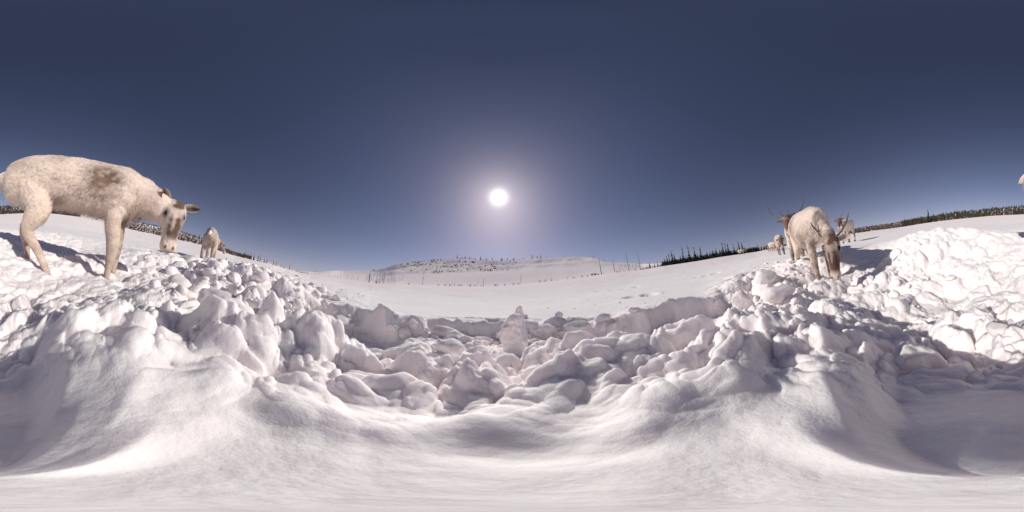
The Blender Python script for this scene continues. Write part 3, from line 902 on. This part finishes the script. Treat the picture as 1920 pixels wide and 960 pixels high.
for x in (1165, 1172, 1180, 1186, 1192, 1198, 1205, 1212):
    ys, rs, yc, rc = shore(x)
    put_tree(x, 497, 150 if x < 1200 else 70, rng.uniform(3, 8), 'small spruce in the thin line between the snow dome and the dense treeline', 'small spruces beyond the snow dome')
# trees along the top of the front hill
for x in np.concatenate([rng.uniform(846, 1030, 44), rng.uniform(884, 1000, 14)]):
    ys, rs, yc, rc = shore(x)
    r_ = rc*rng.uniform(.93, 1.0)
    put_tree(x, yc, r_, rng.uniform(2.5, 5.5) if rng.random() < .8 else rng.uniform(6, 9), 'tiny dark spruce on the rocky hill skyline left of the sun' if x < 915 else 'tiny dark spruce on the hill skyline right below the sun' if x < 960 else 'tiny dark spruce on the hill skyline between the sun and the snow dome', 'spruces on the crest of the rocky hill')
for x, h_, lab in [(1033, 3, 'low dark bush on the left shoulder of the snow dome'), (1059, 5, 'thin lone spruce on top of the snow dome'), (1100, 3, 'small dark spruce just right of the snow dome crest'), (1113, 5, 'small lone spruce on the right shoulder of the snow dome')]:
    ys, rs, yc, rc = shore(x); put_tree(x, yc, rc, h_, lab, None)
# slope behind the herd (right edge of the picture, running on at the left edge)
LB = 'small spruce in the sparse wood on the snowy slope behind the reindeer'
GB = 'spruces on the slope behind the reindeer'
for (x, y, hp_, lab) in [(1698, 424, 11, 'dark spruce at the left start of the wood on the back slope'), (1742, 415, 24, 'tallest dark spruce standing out of the wood on the back slope'), (1712, 421, 14, 'slim spruce beside the left start of the back-slope wood'),
                         (1901, 400, 15, 'lone spruce rising above the wood near the right edge'), (1752, 414, 16, None), (1794, 412, 15, None), (1846, 406, 13, None)]:
    ys, rs, yc, rc = shore(x)
    put_tree(x, ys, rs + 2, hp_, lab or LB, GB, 0 if hp_ > 13 else None)
for q in range(76):
    x = rng.uniform(1690, 2050) % 1920
    ys, rs, yc, rc = shore(x); f = rng.random()**1.4
    put_tree(x, ys, rs + (rc - rs)*f*.9 + 1, rng.uniform(5, 10)*(1 - .3*f), ('small spruce low on the back slope beside the snow field' if f < .4 else 'small spruce high on the back slope near its skyline') + (' behind the near reindeer' if x < 400 else ''), GB)
# left-hand shore
LL = 'dark spruce in the thin treeline on the left-hand shore'
GL = 'spruces on the left-hand shore'
for (x, hp_) in [(467, 13), (471, 10), (475, 11), (483, 11), (487, 12), (495, 7), (500, 7), (512, 8), (517, 6), (542, 9), (525, 5), (532, 5), (548, 5)]:
    ys, rs, yc, rc = shore(x); put_tree(x, ys, rs + 1, hp_, LL, GL)
for x in rng.uniform(318, 470, 22):
    ys, rs, yc, rc = shore(x); put_tree(x, yc, rs + (rc - rs)*rng.uniform(.5, .98), rng.uniform(4, 8), 'small spruce high on the brown slope behind the near reindeer', 'spruces on the slope behind the near reindeer')


# ------------------------------------------------------------------ far woods and brush nobody could count
def wood(name, spots, hrange, mat, dens, seed, label):
    R_ = np.random.default_rng(seed); V, F = [], []
    for (p, h) in spots:
        for i in range(dens):
            a = R_.uniform(0, 6.28); rr = h*R_.uniform(.02, .16); z = h*R_.uniform(0, .9); s_ = h*R_.uniform(.07, .17)*(1.1 - z/h)
            c = np.array([p[0] + math.cos(a)*rr*(1.2 - z/h), p[1] + math.sin(a)*rr*(1.2 - z/h), p[2] + z])
            o_ = len(V); b = R_.uniform(0, 6.28)
            V += [c + [math.cos(b)*s_, math.sin(b)*s_, -s_*.6], c + [math.cos(b + 2.1)*s_, math.sin(b + 2.1)*s_, -s_*.5], c + [0, 0, s_*1.9]]
            F.append((o_, o_ + 1, o_ + 2))
    o = obj(name, mesh_from(name, np.array(V), np.array(F), mat, smooth=False), kind='stuff')
    o['label'] = label
    return o


def slope_spots(n, x0, x1, hm, f0=0, f1=1, seed=0, pw=1.0):
    R_ = np.random.default_rng(seed); S = []
    xs = R_.uniform(x0, x1, n) % 1920; fs = f0 + (f1 - f0)*R_.random(n)**pw
    P = []
    for x, f in zip(xs, fs):
        ys, rs, yc, rc = shore(x); a = azr(x, ys); r = rs + 1 + (rc - rs)*f
        P.append((math.sin(a)*r, math.cos(a)*r))
    P = np.array(P); Z = height(P[:, 0], P[:, 1])
    for (px_, py_), z_ in zip(P, Z):
        S.append(((px_, py_, z_ - .1), hm*R_.uniform(.5, 1.25)))
    return S


wood('far_wood', slope_spots(1500, 1690, 2070, 3.0, 0, 1, 1), None, NEEDLE, 26, 1, 'scattered low dark wood on the slope behind the reindeer')
wood('far_wood', slope_spots(60, 1205, 1245, 1.0, 0, .3, 11) + slope_spots(900, 1242, 1425, 2.3, 0, .5, 2) + slope_spots(200, 1400, 1475, 1.6, 0, .5, 8), None, NEEDLE, 26, 2, 'solid dark understorey of the right-hand treeline')
wood('brown_brush', slope_spots(1500, 1585, 1720, 1.8, 0, .95, 3) + slope_spots(3600, 1690, 2070, 1.7, 0, 1, 4), None, TWIG, 18, 3, 'low brown brush on the slope behind the reindeer')
wood('brown_brush', slope_spots(3400, 200, 470, 1.9, .02, .98, 5), None, TWIG, 18, 4, 'low brown brush on the slope behind the near reindeer')
wood('brown_brush', slope_spots(260, 470, 580, .8, 0, .5, 6), None, TWIG, 20, 5, 'thin dark brush along the left-hand shore')


S_ = []
R_ = np.random.default_rng(77)
for q in range(70):      # brown thickets on the front hill, in patches strung along its benches
    x0 = R_.uniform(740, 965); f0 = R_.uniform(.3, .97) if x0 > 800 else R_.uniform(.7, .97)
    n0 = int(R_.integers(8, 26)); w0 = R_.uniform(4, 14)
    for k in range(n0):
        x = R_.normal(x0, w0); ys, rs, yc, rc = shore(x); r_ = rs + (rc - rs)*(f0 + R_.normal(0, .012)); a = azr(x, ys)
        S_.append((math.sin(a)*r_, math.cos(a)*r_, R_.uniform(1.5, 3.8)))
S_ = np.array(S_); Zs = height(S_[:, 0], S_[:, 1])
wood('brown_brush', [((q[0], q[1], z_ - .2), q[2]) for q, z_ in zip(S_, Zs)], None, TWIG, 18, 9, 'brown thickets strung over the snowy hill left of the sun')


# ------------------------------------------------------------------ bare stems, saplings and shrubs on the shore
def twig_bush_mesh(seed, n=12, spread=.5, sub=3):
    R_ = random.Random(seed); V, F = [], []
    for i in range(n):
        a = R_.uniform(0, 6.28); s_ = R_.uniform(.1, 1)*spread; h = R_.uniform(.5, 1)
        p = [(0, 0, -.05), (math.cos(a)*s_*.35, math.sin(a)*s_*.35, h*.5), (math.cos(a)*s_, math.sin(a)*s_, h)]
        hv, hf = tube([(*q, .018*(1 - k*.4), .018*(1 - k*.4)) for k, q in enumerate(p)], 2, 4)
        o_ = len(V); V += hv; F += [tuple(k + o_ for k in q) for q in hf]
        for t in range(sub):
            b = a + R_.uniform(-1, 1); f = R_.uniform(.4, .95)
            q0 = (math.cos(a)*s_*f, math.sin(a)*s_*f, h*f); q1 = (q0[0] + math.cos(b)*.16, q0[1] + math.sin(b)*.16, q0[2] + .16)
            hv, hf = tube([(*q0, .010, .010), (*q1, .005, .005)], 1, 3)
            o_ = len(V); V += hv; F += [tuple(k + o_ for k in q) for q in hf]
    return mesh_from('twig_bush', V, F, TWIG)


BUSH = [twig_bush_mesh(i, 10 + i*2, .35 + .12*i) for i in range(4)]


def pole_mesh(seed, lean, twigs):
    R_ = random.Random(seed)
    V, F = tube([(lean*f + R_.uniform(-.01, .01), R_.uniform(-.01, .01), f*1.03 - .03, .016*(1 - .65*f), .016*(1 - .65*f)) for f in (0, .3, .6, .85, 1)], 2, 6)
    for i in range(twigs):
        f = R_.uniform(.25, .98); a = R_.uniform(0, 6.28); l_ = R_.uniform(.03, .09)*(1.3 - f)
        hv, hf = tube([(lean*f, 0, f, .006, .006), (lean*f + math.cos(a)*l_, math.sin(a)*l_, f + l_*R_.uniform(-.2, .7), .003, .003)], 1, 4)
        o_ = len(V); V += hv; F += [tuple(k + o_ for k in q) for q in hf]
    return mesh_from('bare_stem', V, F, BARK)


def put_bare(x, y, r, hpx, label, group, me, name, cat, yaw=None, wide=1.0):
    a = azr(x, y); px_, py_ = math.sin(a)*r, math.cos(a)*r; h = r*math.radians(hpx*.1875)
    o = obj(name, me, label=label, cat=cat, group=group, loc=(px_, py_, ground_z(px_, py_) - .02*h))
    o.rotation_euler = (0, 0, rng.uniform(0, 6.28) if yaw is None else yaw); o.scale = (h*wide, h*wide, h)
    return o


# rows: column, foot row, picture height, lean, label
for (x, y, hp_, tw, wd, lab) in [(1128, 512, 33, 8, 1.3, 'thick bare leaning stem on the shore in front of the snow dome'), (1152, 505, 26, 26, 1.2, 'bare twiggy snag right of the thick leaning stem'),
                                 (1180, 509, 40, 10, .8, 'tall thin bare stem with a knob at its tip on the shore'), (1202, 507, 38, 6, .7, 'hair-thin tall bare stem left of the dense treeline'),
                                 (1163, 509, 15, 14, 1.4, 'short bare snag between the leaning stem and the tall thin stems'), (976, 518, 18, 12, 1.1, 'small crooked bare sapling on the drift below the sun'),
                                 (792, 535, 29, 14, .7, 'thin bare sapling standing alone left of the rocky hill'), (896, 520, 14, 10, .9, 'leaning bare sapling on the drift left of the sun'),
                                 (906, 538, 16, 16, 1.7, 'dark bare sapling on the shore line below the sun'), (1034, 518, 8, 8, 1.5, 'small snag at the foot of the snow dome'), (867, 533, 9, 8, 1.0, 'short bare sapling left of the dark sapling below the sun'),
                                 (711, 531, 27, 16, 1.1, 'tall bare birch in the middle of the grey stand at the left'), (718, 533, 25, 16, 1.0, 'second tall bare birch in the grey stand at the left'), (691, 530, 24, 14, .9, 'bare birch at the left side of the grey stand')]:
    ys, rs, yc, rc = shore(x)
    me = pole_mesh(int(x), .0, tw)
    o = put_bare(x, y, rs + (1 if y >= ys - 4 else 12), hp_, lab, None, me, 'bare_sapling', 'sapling', wide=wd)
    o.rotation_euler = (0, math.radians(-3 if x > 1000 else 2), 0)
POLES = [pole_mesh(900 + i, rng.normal(0, .04), 10) for i in range(5)]
for i in range(64):
    x = rng.uniform(572, 770) if i < 30 else rng.normal(715, 32); ys, rs, yc, rc = shore(x)
    put_bare(x, ys, rs + rng.uniform(0, 60), rng.uniform(6, 15)*(1.2 if 680 < x < 740 else .8), ('thin bare birch at the sparse left end of the grey stand' if x < 670 else 'thin bare birch in the dense middle of the grey stand left of the rocky hill' if x < 735 else 'thin bare birch at the right end of the grey stand near the rocky hill'), 'bare birches in the stand left of the rocky hill', POLES[i % 5], 'bare_birch', 'tree', wide=rng.uniform(.9, 1.5))
for i in range(52):
    x = [rng.uniform(1010, 1120), rng.uniform(940, 1220), rng.uniform(820, 960), rng.normal(1113, 12)][i % 4]
    ys, rs, yc, rc = shore(x)
    put_bare(x, ys, rs + rng.uniform(-4, 8), rng.uniform(2.2, 5.5), ('low twiggy shrub on the shore left of the dark sapling below the sun' if x < 900 else 'low twiggy shrub on the shore right below the sun' if x < 1000 else 'low twiggy shrub at the foot of the snow dome' if x < 1100 else 'low twiggy shrub round the foot of the thick leaning stem'), 'low shrubs along the shore under the hills', BUSH[i % 4], 'twig_shrub', 'shrub', wide=rng.uniform(1, 1.8))
for (x, y, r_, h_, lab) in [(1255, 503, 45, 5, 'twiggy shrub half buried in front of the dense right-hand treeline'), (1300, 497, 50, 4, 'small shrub on the snow below the two lone spruce spires'), (705, 536, 58, 6, 'shrub at the snow edge under the bare birches'),
                            (766, 537, 50, 4, 'dark low shrub right of the bare birches'), (930, 537, 52, 4, 'dark low shrub just right of the dark sapling'), (180, 414, 60, 7, 'shrub seen under the belly of the near reindeer'), (262, 431, 45, 7, 'shrub seen under the throat of the near reindeer')]:
    put_bare(x, y, r_, h_, lab, None, BUSH[2], 'twig_shrub', 'shrub', wide=1.7)


# ------------------------------------------------------------------ rock outcrops on the front hill
def ico(sub):
    import bmesh
    b = bmesh.new(); bmesh.ops.create_icosphere(b, subdivisions=sub, radius=1)
    V = np.array([v.co[:] for v in b.verts]); F = np.array([[v.index for v in f.verts] for f in b.faces]); b.free()
    return V, F


IC2, IC3, IC4, IC5 = ico(2), ico(3), ico(4), ico(5)


def lump(seed, base, amp, freq, flat=0, cuts=0):
    V, F = base; V = V.copy(); R_ = np.random.default_rng(seed)
    for i in range(cuts):     # planes that shear off faces, so the lump has edges
        n_ = R_.normal(0, 1, 3); n_ /= np.linalg.norm(n_); d = R_.uniform(.55, .85)
        e = np.maximum(V @ n_ - d, 0); V -= n_*e[:, None]*.93
    n_ = V/np.linalg.norm(V, axis=1)[:, None]
    V += n_*(amp*fbm(V[:, 0]*freq + seed*7.1, V[:, 1]*freq + seed*3.3, V[:, 2]*freq, 4, seed))[:, None]
    return V, F


ROCKS = [mesh_from('rock_outcrop', *lump(i, IC2, .35, 1.5, cuts=3), ROCK) for i in range(4)]
for i in range(42):
    x = rng.uniform(760, 960) if i < 30 else rng.uniform(690, 900); ys, rs, yc, rc = shore(x)
    f = rng.uniform(.25, .97) if i < 30 else rng.uniform(.75, .99); r_ = rs + (rc - rs)*f; a = azr(x, ys); px_, py_ = math.sin(a)*r_, math.cos(a)*r_
    s_ = r_*math.radians(rng.uniform(2, 6.5)*.1875)*.6
    o = obj('rock_outcrop', ROCKS[i % 4], label='dark rock outcrop ' + ('near the crest' if f > .7 else 'half way up' if f > .45 else 'low on the slope') + (' at the left end of the rocky hill' if x < 800 else ' on the middle of the rocky hill' if x < 880 else ' of the hill just left of the sun'), cat='rock', group='rock outcrops on the front hill', loc=(px_, py_, ground_z(px_, py_)))
    o.scale = (s_*rng.uniform(.6, 1.1), s_*.7, s_*rng.uniform(.25, .45)); o.rotation_euler = (0, 0, -a + rng.normal(0, .3))


# ------------------------------------------------------------------ loose snow blocks and clods
SNOW_BLOCK = snow_mat('broken_snow', .016, True)
CLOD = [mesh_from('snow_clod', *lump(40 + i, IC3, .16, 1.6, cuts=[1, 3, 4, 2, 5, 3][i]), SNOW_BLOCK) for i in range(6)]


def put_clod(p, size, label, group, sq=(1, 1, .75), name='snow_clod', me=None, sink=.25, rot=None):
    o = obj(name, me or CLOD[rng.integers(0, 6)], label=label, cat='snow block' if name == 'snow_block' else 'snow clod', group=group, loc=(p[0], p[1], p[2] + size*sq[2]*(1 - sink*2)))
    o.scale = (size*sq[0], size*sq[1], size*sq[2]); o.rotation_euler = rot or (rng.uniform(-.5, .5), rng.uniform(-.5, .5), rng.uniform(0, 6.28))
    return o


def gp(x, y):
    p, r = hit(x, y); return np.array([p[0], p[1], ground_z(p[0], p[1])]), r


def shaped(name, seed, pts_, base=IC4, amp=.05):
    """block built round a spine: z, half width, half depth, shift"""
    V, F = base; V = V.copy()
    z = V[:, 2]; th = np.array([q[0] for q in pts_])
    f = (z + 1)/2
    wx_, wy_, sx_, zz_ = [np.interp(f, np.linspace(0, 1, len(pts_)), [q[k] for q in pts_]) for k in (1, 2, 3, 0)]
    c = np.sqrt(np.maximum(1 - z*z, 1e-6)); nx, ny = V[:, 0]/c, V[:, 1]/c
    sqr = (np.abs(nx)**2.5 + np.abs(ny)**2.5)**(-1/2.5)
    edge = np.minimum(1, c*2.2)
    P_ = np.stack([nx*sqr*wx_*edge + sx_, ny*sqr*wy_*edge, zz_], -1)
    n_ = V
    P_[:, 2] += np.clip(f - .5, 0, 1)*(.7*P_[:, 0] - .3*P_[:, 1])
    nz_ = fbm(P_[:, 0]*13 + seed, P_[:, 1]*9, P_[:, 2]*9, 4, seed)
    P_ += n_*(amp*nz_)[:, None]
    P_ += n_*(amp*.35*np.abs(fbm(P_[:, 0]*38 + seed, P_[:, 1]*38, P_[:, 2]*30, 3, seed + 5)))[:, None]
    return mesh_from(name, P_, F, SNOW_BLOCK)


# the upright block in front of the camera with the tooth that leans behind it
p, r = gp(965, 668)
hB_ = p[2]*-1 + at(965, 592, r)[2]
blk = shaped('snow_block', 3, [(-.05, .05, .05, 0), (.01, .062, .055, .0), (.08, .072, .06, .0), (.17, .068, .055, -.004), (.235, .056, .05, -.008), (.265, .045, .040, -.012)], IC5, .042)
o = obj('snow_block', blk, label='tall upright pillar of snow standing in the pit below the sun', cat='snow block', loc=(p[0], p[1], p[2])); o.rotation_euler = (0, .02, -.03)
o.scale = (1, 1, hB_/.265)
p2 = at(973, 640, r + .13); zg = ground_z(p2[0], p2[1])
tooth = shaped('snow_block', 9, [(-.1, .05, .04, 0), (.1, .045, .035, 0), (.2, .035, .03, .0), (.27, .022, .02, .006), (.31, .012, .012, .01)], IC4, .02)
o = obj('snow_block', tooth, label='pointed snow tooth leaning up behind the upright pillar', cat='snow block', loc=(p2[0], p2[1], zg)); o.scale = (1.1, 1.1, max(.8, (at(973, 576, r + .13)[2] - zg)/.31))
for (x, y, dx, sx, sy, sz, lab) in [(1049, 607, 0, .036, .03, .034, 'small dark-faced snow cube sitting on the pit edge right of the pillar'), (985, 596, 0, .03, .025, .025, 'little snow lump stuck to the right shoulder of the pillar'),
                                    (640, 618, 0, .13, .085, .07, 'big tilted snow slab on the left wall of the pit'), (772, 632, 0, .035, .03, .045, 'upright snow tooth at the left end of the pit blocks'),
                                    (755, 650, 0, .05, .04, .045, 'rounded shaded snow lump left of the upright tooth'), (830, 640, 0, .12, .06, .04, 'long low snow slab lying left of the pillar'), (905, 645, 0, .09, .05, .05, 'wedge of snow leaning against the left of the pillar'),
                                    (1030, 628, 0, .07, .05, .05, 'blocky snow lump right of the pillar'), (1085, 640, 0, .10, .06, .055, 'long snow lump at the right end of the pit blocks'), (1130, 608, 0, .07, .05, .045, 'rounded grainy snow bulge on the right pit edge'),
                                    (840, 690, 0, .06, .05, .04, 'lump of snow on the slope below the long low slab'), (1000, 655, 0, .05, .04, .03, 'low clod at the right foot of the pillar'), (870, 655, 0, .05, .04, .03, 'small clod between slab and wedge'),
                                    (40, 600, 0, .05, .045, .065, 'round snow knob added in place of the camera shadow at the far left'), (1440, 545, 0, .12, .09, .10, 'large lit snow block at the left of the right-hand rubble'),  # the knob is added, standing in for the camera's own shadow blob
                                    (1400, 590, 0, .09, .07, .09, 'upright white block where the right pit wall meets the rubble'), (1470, 590, 0, .10, .08, .06, 'broad block in the middle of the right-hand rubble'), (590, 560, 0, .08, .06, .08, 'dark-sided block at the top of the left rubble'),
                                    (520, 575, 0, .09, .08, .07, 'large rounded clod near the right of the left rubble'), (470, 590, 0, .10, .08, .07, 'large rounded clod in the middle of the left rubble'), (400, 600, 0, .13, .09, .06, 'broad snow lump at the lower left of the left rubble'),
                                    (330, 560, 0, .09, .08, .07, 'pale cone-like clod at the left of the left rubble'), (610, 625, 0, .07, .05, .05, 'clod below the dark-sided block'), (1870, 665, 0, .035, .03, .025, 'small shaded clod on the dark bank at the right')]:
    pp, rr = gp(x, y)
    put_clod(pp, 1.0, lab, None, (sx, sy, sz), 'snow_block', me=mesh_from('snow_block', *lump(int(x), IC4, .17, 1.9, cuts=6), SNOW_BLOCK), sink=.3, rot=(rng.uniform(-.25, .25), rng.uniform(-.25, .25), -azr(x, y) + rng.uniform(-.4, .4)))

HEAPS = [(430, 550, 150, 62, 150, 1.0), (1460, 565, 75, 45, 90, .8), (950, 636, 200, 16, 90, .8), (1740, 530, 140, 50, 60, .8), (1150, 568, 130, 22, 14, .22), (560, 610, 90, 35, 60, .8)]
# rubble: broken lumps of every size down to crumbs, nobody could count them
VV, FF, nv = [], [], 0
LUMPS = [lump(140 + i, IC3, .20, 1.5, cuts=2 + i % 5) for i in range(12)]
SMALL = [lump(170 + i, IC2, .22, 1.5, cuts=i % 4) for i in range(6)]
for (cx, cy, wx_, wy_, n_, k_) in HEAPS:
    P3 = []
    for i in range(n_ + n_*7):
        x, y = rng.normal(cx, wx_*.62), rng.normal(cy, wy_*.62)
        if y < 478 + max(0, abs(x - 960) - 480)*-.02 or (n_ == 14 and not (545 < y < 600)):
            continue
        p, rr = hit(x, y); big = i < n_
        s_ = min(rr*math.radians((rng.uniform(4, 10)*(1 if rng.random() < .75 else 1.9) if big else rng.uniform(.8, 3))*.1875)*k_, .11 if big else .03)
        P3.append((p[0], p[1], s_, big))
    P3 = np.array(P3); Z3 = height(P3[:, 0], P3[:, 1])
    for (x, y, s_, big), z_ in zip(P3, Z3):
        bv, bf = LUMPS[rng.integers(0, 12)] if big else SMALL[rng.integers(0, 6)]
        e = Matrix.Rotation(rng.uniform(0, 6.28), 3, 'Z') @ Matrix.Rotation(rng.uniform(-.6, .6), 3, 'X')
        q = (bv*np.array([1, rng.uniform(.65, 1), rng.uniform(.5, .9)])*s_) @ np.array(e).T
        VV.append(q + np.array([x, y, z_ + s_*.12])); FF.append(bf + nv); nv += len(bv)
obj('snow_rubble', mesh_from('snow_rubble', np.vstack(VV), np.vstack(FF), SNOW_BLOCK), kind='stuff', label='broken white snow rubble of every size heaped round the pit')
print('trees', N_TREE[0])
